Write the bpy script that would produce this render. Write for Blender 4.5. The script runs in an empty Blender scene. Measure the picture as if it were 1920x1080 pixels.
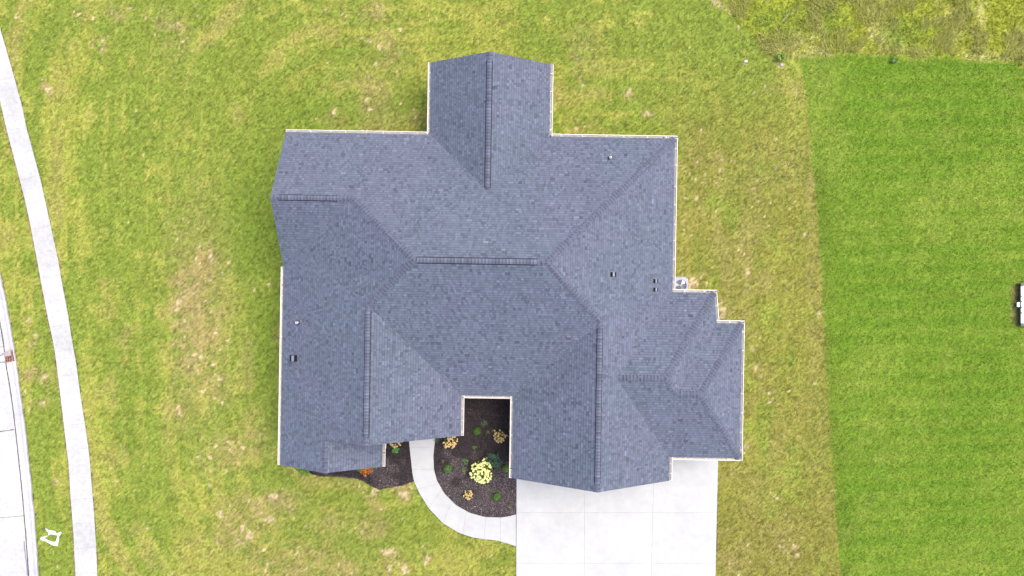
import bpy, bmesh, math, random
import numpy as np
from mathutils import Vector, Matrix
random.seed(7); RNG = np.random.default_rng(7)
SC = bpy.context.scene; COL = SC.collection
R = math.radians

# ------------------------------------------------------------------ camera, sky, sun, exposure
CAM_H = 40.0
cd = bpy.data.cameras.new('camera'); cam = bpy.data.objects.new('camera', cd); COL.objects.link(cam)
cam.location = (0, 0, CAM_H); cam.rotation_euler = (0, 0, 0)
cd.sensor_width = 36; cd.lens = 24; cd.clip_start = 0.5; cd.clip_end = 6000
SC.camera = cam
SUN_EL, SUN_AZ = 66, 60
w = bpy.data.worlds.new('World'); SC.world = w; w.use_nodes = True
nt = w.node_tree; bg = nt.nodes['Background']
sky = nt.nodes.new('ShaderNodeTexSky'); sky.sky_type = 'NISHITA'; sky.sun_disc = False
sky.sun_elevation = R(SUN_EL); sky.sun_rotation = R(SUN_AZ); sky.dust_density = 3.5; sky.air_density = 0.8; sky.ozone_density = 0.6
nt.links.new(sky.outputs[0], bg.inputs[0]); bg.inputs[1].default_value = 0.150
sl = bpy.data.lights.new('sun', 'SUN'); so = bpy.data.objects.new('sun', sl); COL.objects.link(so)
sl.energy = 0.5; sl.angle = R(38); sl.color = (1.0, 0.95, 0.87)
sdir = Vector((math.sin(R(SUN_AZ))*math.cos(R(SUN_EL)), math.cos(R(SUN_AZ))*math.cos(R(SUN_EL)), math.sin(R(SUN_EL))))
so.rotation_euler = sdir.to_track_quat('Z', 'Y').to_euler(); so.location = sdir*60
SC.view_settings.view_transform = 'Standard'; SC.view_settings.look = 'None'
SC.view_settings.exposure = 2.02; SC.view_settings.gamma = 1.0
SC.view_settings.use_curve_mapping = False

# ------------------------------------------------------------------ helpers
def W(px, py, z=0.0):
    """a pixel of the photograph at height z -> world point"""
    s = (CAM_H - z)/1280.0
    return ((px-960)*s, (540-py)*s, z)
PHI = R(-0.95)
def to_house(x, y):
    c, s = math.cos(-PHI), math.sin(-PHI)
    return c*x - s*y, s*x + c*y
def to_world(u, v):
    c, s = math.cos(PHI), math.sin(PHI)
    return c*u - s*v, s*u + c*v

def link(name, me, mat=None, parent=None, loc=None):
    o = bpy.data.objects.new(name, me); COL.objects.link(o)
    if mat is not None and me is not None and not me.materials: me.materials.append(mat)
    if parent is not None: o.parent = parent
    if loc is not None: o.location = loc
    return o
def thing(name, label, cat, loc=(0,0,0), rz=0.0, group=None):
    o = bpy.data.objects.new(name, None); COL.objects.link(o)
    o.location = loc; o.rotation_euler = (0,0,rz); o.empty_display_size = 0.2
    return tag(o, label, cat, group)
def tag(o, label=None, cat=None, group=None, kind=None):
    if label: o['label'] = label
    if cat: o['category'] = cat
    if group: o['group'] = group
    if kind: o['kind'] = kind
    return o

class MB:
    """collects polygons with one colour per face"""
    def __init__(s): s.v=[]; s.f=[]; s.c=[]
    def face(s, pts, col=(1,1,1)):
        b=len(s.v); s.v += [tuple(p) for p in pts]; s.f.append(tuple(range(b,b+len(pts)))); s.c.append(col)
    def mesh(s, verts, faces, col=(1,1,1)):
        b=len(s.v); s.v += [tuple(p) for p in verts]
        for f in faces: s.f.append(tuple(i+b for i in f)); s.c.append(col)
    def box(s, x0,x1,y0,y1,z0,z1,col=(1,1,1)):
        s.mesh([(x0,y0,z0),(x1,y0,z0),(x1,y1,z0),(x0,y1,z0),(x0,y0,z1),(x1,y0,z1),(x1,y1,z1),(x0,y1,z1)],
               [(3,2,1,0),(4,5,6,7),(0,1,5,4),(1,2,6,5),(2,3,7,6),(3,0,4,7)],col)
    def prism(s, pts, z0, z1, col=(1,1,1), bev=0.0):
        n=len(pts); b=[(p[0],p[1],z0) for p in pts]; t=[(p[0],p[1],z1) for p in pts]
        s.mesh(b+t, [tuple(range(n-1,-1,-1)), tuple(range(n,2*n))]+[(i,(i+1)%n,n+(i+1)%n,n+i) for i in range(n)], col)
    def tube(s, p0, p1, r0, r1=None, n=8, cap=True, col=(1,1,1)):
        r1 = r0 if r1 is None else r1
        p0=Vector(p0); p1=Vector(p1); d=(p1-p0).normalized()
        a=d.orthogonal().normalized(); c=d.cross(a)
        vs=[p0+(a*math.cos(2*math.pi*i/n)+c*math.sin(2*math.pi*i/n))*r0 for i in range(n)]
        vs+=[p1+(a*math.cos(2*math.pi*i/n)+c*math.sin(2*math.pi*i/n))*r1 for i in range(n)]
        fs=[(i,(i+1)%n,n+(i+1)%n,n+i) for i in range(n)]
        if cap: fs+=[tuple(range(n-1,-1,-1)),tuple(range(n,2*n))]
        s.mesh(vs,fs,col)
    def to_mesh(s, name, colours=True):
        me=bpy.data.meshes.new(name); me.from_pydata(s.v,[],s.f)
        if colours:
            at=me.attributes.new('tint','FLOAT_COLOR','FACE')
            at.data.foreach_set('color',np.array([(c[0],c[1],c[2],1) for c in s.c],dtype=np.float32).ravel())
        me.update(); return me
    def build(s, name, mat, parent=None, loc=None): return link(name, s.to_mesh(name), mat, parent, loc)

def fast_mesh(name, V, nper, colours):
    """V: (n*nper,3) loose polygons of nper corners; colours (n,3) per face"""
    n=len(V)//nper; me=bpy.data.meshes.new(name)
    me.vertices.add(n*nper); me.vertices.foreach_set('co',V.astype(np.float32).ravel())
    me.loops.add(n*nper); me.loops.foreach_set('vertex_index',np.arange(n*nper,dtype=np.int32))
    me.polygons.add(n); me.polygons.foreach_set('loop_start',np.arange(0,n*nper,nper,dtype=np.int32))
    at=me.attributes.new('tint','FLOAT_COLOR','FACE')
    at.data.foreach_set('color',np.c_[colours,np.ones(n)].astype(np.float32).ravel())
    me.update(); me.validate(); return me

# ------------------------------------------------------------------ materials
def new_mat(name, rough=0.8, spec=0.3):
    m=bpy.data.materials.new(name); m.use_nodes=True
    b=m.node_tree.nodes['Principled BSDF']; b.inputs['Roughness'].default_value=rough
    b.inputs['Specular IOR Level'].default_value=spec
    return m,m.node_tree,b
def N(nt,t,**k):
    n=nt.nodes.new(t)
    for a,v in k.items(): setattr(n,a,v)
    return n
def noise(nt, scale, detail=4, rough=0.6, vec=None):
    n=N(nt,'ShaderNodeTexNoise'); n.inputs['Scale'].default_value=scale; n.inputs['Detail'].default_value=detail; n.inputs['Roughness'].default_value=rough
    if vec is None:
        g=N(nt,'ShaderNodeNewGeometry'); vec=g.outputs['Position']
    nt.links.new(vec,n.inputs['Vector']); return n.outputs['Fac']
def rng(nt, fac, a, b, lo, hi):
    r=N(nt,'ShaderNodeMapRange'); r.inputs[1].default_value=a; r.inputs[2].default_value=b; r.inputs[3].default_value=lo; r.inputs[4].default_value=hi
    nt.links.new(fac,r.inputs[0]); return r.outputs[0]
def mul(nt, colour, fac):
    m=N(nt,'ShaderNodeVectorMath',operation='SCALE'); nt.links.new(colour,m.inputs[0]); nt.links.new(fac,m.inputs['Scale']); return m.outputs[0]
def rgb(nt,c):
    n=N(nt,'ShaderNodeRGB'); n.outputs[0].default_value=(*c,1); return n.outputs[0]
def mix(nt,fac,a,b):
    n=N(nt,'ShaderNodeMix',data_type='RGBA'); nt.links.new(fac,n.inputs['Factor']); nt.links.new(a,n.inputs['A']); nt.links.new(b,n.inputs['B']); return n.outputs['Result']
def bump(nt,b,h,strength,dist):
    n=N(nt,'ShaderNodeBump'); n.inputs['Strength'].default_value=strength; n.inputs['Distance'].default_value=dist
    nt.links.new(h,n.inputs['Height']); nt.links.new(n.outputs[0],b.inputs['Normal'])
def attr_mat(name, variations, rough=0.85, spec=0.2, bmp=None, objrand=0.0):
    """tint attribute times noise layers [(scale, lo, hi)]"""
    m,nt,b=new_mat(name,rough,spec)
    a=N(nt,'ShaderNodeAttribute',attribute_name='tint'); c=a.outputs['Color']
    for s,lo,hi in variations: c=mul(nt,c,rng(nt,noise(nt,s),0.3,0.7,lo,hi))
    if objrand:
        oi=N(nt,'ShaderNodeObjectInfo'); c=mul(nt,c,rng(nt,oi.outputs['Random'],0,1,1-objrand,1+objrand))
    nt.links.new(c,b.inputs['Base Color'])
    if bmp: bump(nt,b,noise(nt,bmp[0],6,0.7),bmp[1],bmp[2])
    return m
def plain_mat(name, col, variations=(), rough=0.6, spec=0.4, metal=0.0, bmp=None):
    m,nt,b=new_mat(name,rough,spec); b.inputs['Metallic'].default_value=metal
    c=rgb(nt,col)
    for s,lo,hi in variations: c=mul(nt,c,rng(nt,noise(nt,s),0.3,0.7,lo,hi))
    nt.links.new(c,b.inputs['Base Color'])
    if bmp: bump(nt,b,noise(nt,bmp[0],6,0.7),bmp[1],bmp[2])
    return m
M_ground=attr_mat('soil_and_turf',[(14,0.8,1.2),(45,0.75,1.25)],1.0,0.05,(40,0.6,0.03))
M_blade=attr_mat('grass_blades',[],0.75,0.15)
M_shingle=attr_mat('asphalt_shingle',[(0.35,0.95,1.05),(60,0.88,1.12),(300,0.9,1.1)],0.9,0.25,(250,0.3,0.004))
M_cap=attr_mat('asphalt_cap_shingle',[(60,0.88,1.12)],0.9,0.25,(250,0.3,0.004),objrand=0.08)
M_gutter=plain_mat('white_gutter_metal',(0.56,0.53,0.475),[(3,0.93,1.04)],0.4,0.5)
M_gutter_in=plain_mat('gutter_trough_grit',(0.27,0.245,0.20),[(5,0.75,1.2)],0.7,0.2)
M_white=plain_mat('white_trim',(0.7,0.69,0.66),[(4,0.95,1.05)],0.5,0.4)
M_dark=plain_mat('black_opening',(0.012,0.012,0.013),[],0.8,0.2)
M_black=plain_mat('black_metal',(0.018,0.018,0.02),[(12,0.8,1.2)],0.5,0.5)
M_ventblk=plain_mat('matt_black_vent',(0.010,0.010,0.012),[],0.9,0.04)
M_pvc=plain_mat('white_pvc',(0.75,0.75,0.74),[],0.4,0.5)
M_lead=plain_mat('grey_flashing',(0.075,0.08,0.10),[(9,0.85,1.15)],0.55,0.4)
M_conc=attr_mat('concrete',[(0.45,0.91,1.03),(2.5,0.93,1.03),(40,0.95,1.05)],0.9,0.2,(90,0.15,0.004))
M_conc_old=attr_mat('weathered_concrete',[(0.5,0.86,1.06),(4,0.88,1.05),(40,0.93,1.07)],0.92,0.2,(90,0.2,0.005))
M_mulch=attr_mat('bark_mulch',[(6,0.8,1.2)],0.95,0.1)
M_mulchbed=plain_mat('mulch_soil',(0.026,0.020,0.021),[(2,0.75,1.25),(30,0.6,1.4)],1.0,0.05,bmp=(30,0.8,0.04))
M_leaf=attr_mat('leaves',[],0.6,0.3)
M_bloom=attr_mat('petals',[],0.8,0.1,objrand=0.12)
M_siding=plain_mat('pale_siding',(0.5,0.49,0.47),[(3,0.95,1.05)],0.6,0.3)
M_ac=plain_mat('condenser_enamel',(0.19,0.20,0.225),[(6,0.95,1.05)],0.45,0.4)
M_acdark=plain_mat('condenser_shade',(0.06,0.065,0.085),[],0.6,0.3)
M_acblade=plain_mat('fan_blade_metal',(0.20,0.205,0.24),[],0.4,0.4,0.2)
M_sheet=plain_mat('white_ribbed_sheet',(0.38,0.42,0.46),[(3,0.93,1.05)],0.4,0.4)
M_rust=plain_mat('rusty_red_steel',(0.16,0.075,0.055),[(9,0.7,1.3)],0.7,0.3)
M_brick=plain_mat('drain_clay',(0.22,0.12,0.085),[(14,0.7,1.3)],0.9,0.2)
M_paint=plain_mat('white_marking_paint',(0.42,0.415,0.39),[(30,0.8,1.1)],0.9,0.1)
M_stone=plain_mat('pale_stone',(0.32,0.29,0.25),[(8,0.8,1.2)],0.9,0.2)

# ------------------------------------------------------------------ noise for the ground's own colours
TBL=RNG.random((256,256))
def vnoise(x,y):
    xi=np.floor(x).astype(int); yi=np.floor(y).astype(int); fx=x-xi; fy=y-yi
    fx=fx*fx*(3-2*fx); fy=fy*fy*(3-2*fy)
    a=TBL[xi&255,yi&255]; b=TBL[(xi+1)&255,yi&255]; c=TBL[xi&255,(yi+1)&255]; d=TBL[(xi+1)&255,(yi+1)&255]
    return (a*(1-fx)+b*fx)*(1-fy)+(c*(1-fx)+d*fx)*fy
def fbm(x,y,scale,oct=4,seed=0):
    s=0; amp=1; tot=0; f=1.0/scale
    for i in range(oct):
        s=s+amp*vnoise(x*f+17.3*seed+5.1*i, y*f+9.7*seed+3.7*i); tot+=amp; amp*=0.55; f*=2.03
    return s/tot
def sst(a,b,x):
    t=np.clip((x-a)/(b-a),0,1); return t*t*(3-2*t)

# ------------------------------------------------------------------ outlines on the ground (photo pixels at z = 0)
WALK_R=[(-70,-120),(-30,-35),(0,51),(11,89),(26.7,144),(42,200),(50,240),(76.7,338),(91,404),(108,480),(119,544),(128,591),(135.6,640),(143,680),(152,747),(161,804),(168,855),(172,905),(177,967),(181,1031),(183,1080),(186,1250)]
WALK_L=[(-70,-35),(-30,70),(0,187),(12,240),(27.8,300),(44.4,364),(55.6,413),(68.5,480),(79,538),(91,600),(101,645),(106,680),(114.4,747),(122,813),(129,871),(132.5,929),(138,1000),(142,1080),(146,1250)]
KERB_R=[(-60,260),(-25,400),(0,507),(9,549),(18,595.5),(25,640),(33.5,690),(41,749),(47,789),(53,844),(60,911),(66.7,984),(73.3,1080),(80,1250)]
KERB_L=[(-78,260),(-44,400),(-19,507),(-8,560),(0,603),(6,635),(12,685),(20,731),(26.7,780),(33,837),(42,922),(49,1004),(54.5,1080),(62,1250)]
PATH_L=[(767,800),(767,827.5),(770.8,863),(773,885),(776.3,902),(785,921.7),(803.3,951.7),(830,980),(860,998.3),(886.7,1007.5),(908.3,1010.5),(931.7,1013),(950,1018),(967.5,1024)]
PATH_R=[(818,800),(816.3,821),(812.8,853),(813.8,880),(819.2,900),(833.3,925),(855,946.7),(881.7,961.7),(910,969),(940,970),(955,967.5),(967.5,964)]
BED_W=[(571,880),(585,889),(602,893),(640,894),(668,897),(684,903),(697,912),(712,918),(730,914),(750,911),(765,906),(776.3,902),(773,885),(770.8,863),(767,827.5),(767,800),(700,800),(700,840),(571,840)]
BED_E=[(818,800),(816.3,821),(812.8,853),(813.8,880),(819.2,900),(833.3,925),(855,946.7),(881.7,961.7),(910,969),(940,970),(955,967.5),(967.5,964),(967.5,735),(860,735),(860,800)]
DRIVE=[(968.5,860),(1346,860),(1344,1000),(1341,1080),(1333,1420),(966,1420)]
MARK=[(385,672),(410,690),(470,700),(480,718),(515,705),(522,716),(498,752),(500,775),(488,828),(440,818),(385,785),(345,775),(342,758),(380,742),(410,738),(410,712),(388,690)]
MARK_HOLE=[(378,760),(430,726),(490,738),(470,792),(430,786)]
mk=lambda L:[(x/4.5,840+y/4.5) for x,y in L]
MARK=mk(MARK); MARK_HOLE=mk(MARK_HOLE)
MOWN_X=([-400,100,200,320,420,560,700,860,960,1080,1500],[1440,1499,1513,1525,1534,1543,1551,1560,1567,1577,1610])
MEAD=([900,1200,1330,1345,1362,1385,1410,1435,1455,1467,1482,1500,1540,1700,1830,1900,1925,2300],[-700,-200,-30,0,22,42,67,92,112,122,116,106,101,107,111,118,128,140])

def inside(px,py,poly):
    r=np.zeros(px.shape,bool); n=len(poly)
    for i in range(n):
        x0,y0=poly[i]; x1,y1=poly[(i+1)%n]
        if y0==y1: continue
        c=((y0>py)!=(y1>py))&(px<(x1-x0)*(py-y0)/(y1-y0)+x0); r^=c
    return r
def strip(L,Rr): return L+Rr[::-1]
P_WALK=strip(WALK_L,WALK_R); P_KERB=strip(KERB_L,KERB_R); P_PATH=strip(PATH_L,PATH_R)
HOUSE_FP=[(-12.05,7.9),(-4.25,7.9),(-4.25,11.8),(1.55,11.8),(1.55,7.9),(8.35,7.9),(8.35,-.42),(10.68,-.42),(10.68,-2.06),(12.15,-2.06),(12.15,-8.67),(8.35,-8.67),(8.35,-9.95),(.51,-9.95),(.51,-5.51),(-2.98,-5.51),(-2.98,-7.7),(-7.2,-7.7),(-7.2,-9.45),(-12.05,-9.45)]
def fp_px():
    out=[]
    for u,v in HOUSE_FP:
        x,y=to_world(u,v); out.append((960+x*32,540-y*32))
    return out
P_HOUSE=fp_px()
# colour patches: (px, py, rx, ry, weight)
TAN=[(372,570,48,160,.8),(350,640,25,60,.5),(390,470,35,40,.35),(345,575,22,30,.6),(385,690,30,40,.5),(410,730,35,35,.4),(340,760,25,60,.4),(430,840,60,40,.4),(400,860,30,25,.5),(480,820,25,50,.35),
     (470,960,60,40,.45),(430,1010,60,40,.4),(520,940,60,30,.45),(560,1060,90,40,.55),(650,1070,60,30,.4),(620,980,45,25,.3),(700,985,35,25,.55),(725,1035,25,12,.6),(730,1065,12,20,.6),(760,1062,10,20,.5),(800,1048,12,15,.5),(700,930,20,14,.5),(755,925,18,14,.8),(712,952,14,8,.45),
     (700,180,40,50,.35),(740,100,30,40,.35),(720,70,30,20,.35),(700,20,30,20,.4),(310,40,25,25,.35),(335,50,20,20,.4),(330,90,25,30,.3),(90,165,8,14,.7),(190,80,10,12,.6),(150,28,20,12,.35),(220,25,22,12,.35),
     (1100,90,25,40,.3),(1085,130,12,35,.4),(1180,175,10,10,.7),(1215,210,10,8,.6),(1080,240,14,6,.6),(1300,350,45,120,.25),(1285,400,20,60,.25),(1350,340,40,80,.2),(1420,330,35,60,.4),(1470,320,40,50,.3),(1400,480,14,50,.5),(1420,420,20,35,.4),(1300,530,18,14,.8),(1312,515,10,10,.5),(1355,590,16,18,.75),(1350,570,8,10,.6),
     (1300,290,25,60,.35),(1410,630,15,15,.4),(1420,690,30,30,.3),(1450,850,30,80,.35),(1430,930,35,70,.3),(1440,740,14,20,.4),(1400,835,10,14,.6),(1460,1010,40,50,.3),(1480,1030,20,30,.35),(1380,1060,30,20,.4),(1540,290,50,60,.18),
     (1530,600,15,300,.25),(1500,180,25,30,.35),(1450,160,25,20,.3),(60,700,18,14,.5),(85,710,20,12,.4),(80,755,14,8,.5),(60,640,10,14,.4),(105,905,8,8,.45),(52,600,10,12,.35),(600,220,12,8,.35),(630,210,8,6,.6),(645,30,6,8,.4),(1640,860,50,20,.25),(1700,800,60,15,.2)]
BARE=[(1340,5,10,8),(1352,8,8,8),(90,167,5,9),(192,86,5,8),(1178,174,6,5),(1216,212,7,4),(1080,241,9,3),(760,928,12,10),(702,918,9,10),(1303,529,9,8),(1296,535,8,8),(1356,580,9,6),(1352,592,9,8),(1306,372,5,8),(626,210,5,4),(728,1034,14,6),(732,1066,7,12),(758,1064,6,12),(800,1050,6,12),(372,462,4,7),(395,480,4,14),(338,566,8,5),(332,577,4,5),(430,490,4,5),(384,565,3,4),(345,602,4,4),(365,665,6,5),(378,670,5,6),(400,685,8,5),(412,712,9,5),(380,735,6,4),(340,778,5,6),(403,835,4,4),(393,858,7,5),(430,843,6,5),(391,912,4,6),(455,840,5,5),(412,965,8,8),(455,990,5,10),(468,1005,8,12),(490,1033,10,3),(505,975,14,6),(515,932,12,8),(82,705,10,5),(78,756,6,4),(60,750,3,4),(48,735,6,4),(62,643,4,4),(55,597,3,5),(106,900,4,5),(108,1060,5,3),(1398,117,5,4),(1462,121,5,4),(1505,107,14,3),(1540,97,9,4),(1440,738,5,4),(1399,835,5,8),(1411,652,4,5),(1418,688,8,6),(1490,1025,5,8),(1535,590,7,4),(1508,440,4,6),(1400,510,6,12),(1338,500,3,2),(1370,300,3,3),(1352,298,3,4),(712,88,6,7),(700,60,4,3),(690,78,5,3),(705,118,5,6),(744,140,3,6),(776,222,4,6),(779,205,3,5),(690,143,3,4),(694,205,5,4),(365,8,3,6),(372,30,3,4),(610,18,3,6),(320,50,6,6),(335,45,5,6),(30,32,6,4)]
FR=np.random.default_rng(5)
for x,y,rx,ry,wt in list(TAN):
    for q in range(int(4+rx*ry*wt/190)): BARE.append((x+FR.normal(0,rx*.75),y+FR.normal(0,ry*.75),1.2+abs(FR.normal(0,1.6)),1.2+abs(FR.normal(0,2.0))))
for q in range(150): BARE.append((FR.uniform(190,1500),FR.uniform(0,1080),1.0+abs(FR.normal(0,1.3)),1.0+abs(FR.normal(0,1.6))))
GREEN=[(475,430,50,190,.85),(500,620,34,150,.75),(470,300,45,70,.6),(580,205,80,38,.8),(710,212,80,36,.7),(640,120,50,40,.25),(760,200,45,40,.35),(205,470,18,60,.4),(230,650,40,80,.4),(240,820,40,60,.45),(250,960,30,40,.4),(1100,225,30,30,.5),(1140,160,25,35,.4),(1090,160,25,20,.4),(1000,90,60,30,.3),(1395,650,25,25,.3),(1380,380,30,80,.25),(1500,300,30,60,.2),(440,1020,40,30,.15),(570,930,40,25,.4),(650,920,45,25,.4),(700,1030,60,40,.35),(545,998,14,9,.8),(1340,500,40,40,.3),(1330,40,25,25,.4),(100,330,20,40,.2),(165,320,12,20,.4),(300,230,40,30,.2),(860,85,60,30,.3),(90,80,15,25,.4),(120,90,15,25,.4)]  # along the west wall these patches paint its shade into the grass colour
DARKW=[(1430,40,40,28),(1490,30,60,25),(1560,40,40,30),(1700,60,50,30),(1480,60,30,20)]

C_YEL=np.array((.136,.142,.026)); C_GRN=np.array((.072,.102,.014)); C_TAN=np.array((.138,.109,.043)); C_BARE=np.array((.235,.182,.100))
C_OLV=np.array((.094,.090,.018)); C_MOW=np.array((.058,.100,.009)); C_MOWL=np.array((.092,.124,.016)); C_MEAD=np.array((.140,.152,.017)); C_STRAW=np.array((.27,.235,.095)); C_SOIL=np.array((.035,.027,.02)); C_PINK=np.array((.125,.082,.045))
LAWN_GAIN=1.38
def lerp(a,b,t): return a+(b-a)*t[...,None]
SPL=None
def splat(X,Y):
    global SPL
    if SPL is None:
        SPL=np.zeros((1400*2,2200*2),np.float32)      # 0.5 px raster of the bare spots, origin (-140,-160)
        for x,y,rx,ry in BARE:
            x0,x1=int((x-3*rx+140)*2),int((x+3*rx+140)*2)+2; y0,y1=int((y-3*ry+160)*2),int((y+3*ry+160)*2)+2
            x0,y0=max(x0,0),max(y0,0)
            if x1<=x0 or y1<=y0: continue
            gx=np.arange(x0,min(x1,4400))/2-140; gy=np.arange(y0,min(y1,2800))/2-160
            k=np.exp(-((gx[None]-x)/rx)**2-((gy[:,None]-y)/ry)**2)
            SPL[y0:y0+len(gy),x0:x0+len(gx)]=np.maximum(SPL[y0:y0+len(gy),x0:x0+len(gx)],k)
    ix=np.clip(((X+140)*2).astype(int),0,4399); iy=np.clip(((Y+160)*2).astype(int),0,2799)
    return SPL[iy,ix].astype(float)
def ground_colour(px,py):
    px=np.asarray(px,float); py=np.asarray(py,float)
    n1=fbm(px,py,170,4,1); n2=fbm(px,py,46,4,2); n3=fbm(px,py,17,3,3); n4=fbm(px,py,6,2,4); n5=fbm(px*1.6,py*0.55,40,4,5)
    jx=(n3-.5)*34; jy=(fbm(px,py,17,3,9)-.5)*34
    xb=np.interp(py+jy*.3,MOWN_X[0],MOWN_X[1]); yb=np.interp(px+jx*.3,MEAD[0],MEAD[1])
    mead=sst(7,-9,py-yb+jy*.45+jx*.25)
    mown=sst(-3.5,3.5,px-xb+jx*.22)*(1-mead)
    # --- this house's lawn: mowing passes run round the house
    qx=np.maximum(abs(px-950)-330,0); qy=np.maximum(abs(py-520)-300,0); dd=np.hypot(qx,qy); ss=np.arctan2(py-520,px-950)*520
    stk=fbm(dd+jx*.15,ss*.07,11,3,25); stw=fbm(dd+jx*.3,ss*.10,30,3,26)
    g=sst(.38,.64,.5*n1+.5*n2+(n3-.5)*.35+.55*(stw-.5)+.45*(stk-.5))
    c=lerp(np.broadcast_to(C_GRN,px.shape+(3,)),C_YEL,.25+.75*g)
    east=sst(1180,1330,px)*sst(80,300,py); south=sst(880,1010,py)*sst(280,430,px)
    c=lerp(c,C_OLV,np.clip(.72*east+.28*south,0,1)*sst(.3,.6,n2*.6+n5*.4+.1))
    north=np.exp(-((px-830)/420)**2-((py-120)/150)**2); c=lerp(c,C_OLV,.32*north*sst(.3,.65,n5))
    t=np.zeros(px.shape)
    for x,y,rx,ry,wt in TAN: t=np.maximum(t,wt*np.exp(-((px-x+jx)/rx)**2-((py-y+jy)/ry)**2))
    t=np.clip(t*(.55+1.4*sst(.33,.7,.5*n2+.5*n3)),0,.8)*(1-.45*sst(1240,1300,px))
    t=np.maximum(t,.34*sst(.54,.70,stw*.55+n2*.45)*(1-.5*mown))
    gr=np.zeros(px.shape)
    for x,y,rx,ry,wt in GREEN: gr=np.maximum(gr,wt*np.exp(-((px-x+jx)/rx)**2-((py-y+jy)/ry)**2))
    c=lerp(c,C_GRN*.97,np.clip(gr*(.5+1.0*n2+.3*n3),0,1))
    c=lerp(c,C_TAN,np.clip(t,0,.92))
    # --- mown lawn next door, faint mowing passes
    st=.5+.5*np.sin((py+.02*px+8*(n1-.5))*2*math.pi/34.); c2=lerp(np.broadcast_to(C_MOW,px.shape+(3,)),C_MOWL,np.clip(.12+.75*sst(.38,.68,.5*n1+.3*n2+.2*n3)+.34*(st-.5)*sst(1540,1640,px),0,1))
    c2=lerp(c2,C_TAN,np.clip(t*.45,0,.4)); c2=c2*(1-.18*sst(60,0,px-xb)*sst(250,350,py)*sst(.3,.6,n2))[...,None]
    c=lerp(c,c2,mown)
    # --- tall meadow
    c3=lerp(np.broadcast_to(C_MEAD,px.shape+(3,)),C_STRAW,np.clip(sst(.45,.72,n5*.5+n2*.5)*.6+.35*sst(30,2,yb-py)*sst(.35,.6,n2),0,1))
    dk=np.zeros(px.shape)
    for x,y,rx,ry in DARKW: dk=np.maximum(dk,np.exp(-((px-x+jx)/rx)**2-((py-y+jy)/ry)**2))
    c3=lerp(c3,C_GRN*1.15,np.clip(dk*.7*(.4+1.2*n2),0,1)); c=lerp(c,c3,mead)
    # --- bare earth
    b=np.zeros(px.shape)
    X2=px-jx*0+jx*.35; Y2=py+jy*.35
    if px.ndim==1 and px.size<50:
        for x,y,rx,ry in BARE: b=np.maximum(b,np.exp(-((X2-x)/rx)**2-((Y2-y)/ry)**2))
    else: b=splat(X2,Y2)
    b=sst(.38,.85,b*(.35+1.1*fbm(px,py,7,3,23)+.35*(n3-.2))); c=lerp(c,C_BARE,np.clip(b,0,.8)*(1-mown*.8)*(1-mead*.8))
    bl=sst(.70,.78,n4*.55+n3*.45)*.3*(1-mown); c=lerp(c,C_TAN,bl)
    # worn strip beside the covered frame, soil edge along pavement
    wr=np.exp(-((px-1904)/9)**2)*sst(528,545,py)*sst(614,598,py)*.7; c=lerp(c,C_PINK*.7,wr)
    xl=np.interp(py,[p[1] for p in WALK_L],[p[0] for p in WALK_L]); e=np.exp(-((px-xl+.5)/2.2)**2)*(py>180)*.75; c=lerp(c,C_PINK,e)
    n6=fbm(px,py,1.7,2,21); n7=fbm(px,py,9,2,22)
    c=c*(np.clip(1+(  .25*(n4-.5)+1.35*(n6-.5)+.12*(n7-.5))*(1-.3*mown),.5,1.5)*LAWN_GAIN)[...,None]
    return c,mown,mead
def blocked(px,py,grow=0):
    r=np.zeros(px.shape,bool)
    for P in (P_WALK,P_KERB,P_PATH,BED_W,BED_E,DRIVE,P_HOUSE): r|=inside(px,py,P)
    xk=np.interp(py,[p[1] for p in KERB_L],[p[0] for p in KERB_L]); r|=px<xk+3
    return r

# ------------------------------------------------------------------ ground sheet
def make_ground():
    d=0.11
    xs=np.r_[[-3000,-1200,-500,-200,-90,-55,-42],np.arange(-36,36.01,d),[42,55,90,200,500,1200,3000]]
    ys=np.r_[[-3000,-1200,-500,-200,-90,-50,-34],np.arange(-21,21.01,d),[34,50,90,200,500,1200,3000]]
    X,Y=np.meshgrid(xs,ys); PX=960+X*32; PY=540-Y*32
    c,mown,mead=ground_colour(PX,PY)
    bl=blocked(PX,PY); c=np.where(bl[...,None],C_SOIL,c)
    Z=np.where(bl,0,.012*(fbm(PX,PY,12,2,6)-.5)+.03*mead*fbm(PX,PY,30,2,7))
    ny,nx=X.shape; V=np.stack([X,Y,Z],-1).reshape(-1,3)
    i=np.arange(ny*nx).reshape(ny,nx); F=np.stack([i[:-1,:-1],i[:-1,1:],i[1:,1:],i[1:,:-1]],-1).reshape(-1,4)
    me=bpy.data.meshes.new('ground'); me.vertices.add(len(V)); me.vertices.foreach_set('co',V.astype(np.float32).ravel())
    me.loops.add(F.size); me.loops.foreach_set('vertex_index',F.astype(np.int32).ravel())
    me.polygons.add(len(F)); me.polygons.foreach_set('loop_start',np.arange(0,F.size,4,dtype=np.int32))
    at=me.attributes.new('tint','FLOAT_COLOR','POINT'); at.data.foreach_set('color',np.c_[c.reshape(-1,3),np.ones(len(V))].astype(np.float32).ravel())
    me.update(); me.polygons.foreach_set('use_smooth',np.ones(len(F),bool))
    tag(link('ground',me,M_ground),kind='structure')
make_ground()

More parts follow.
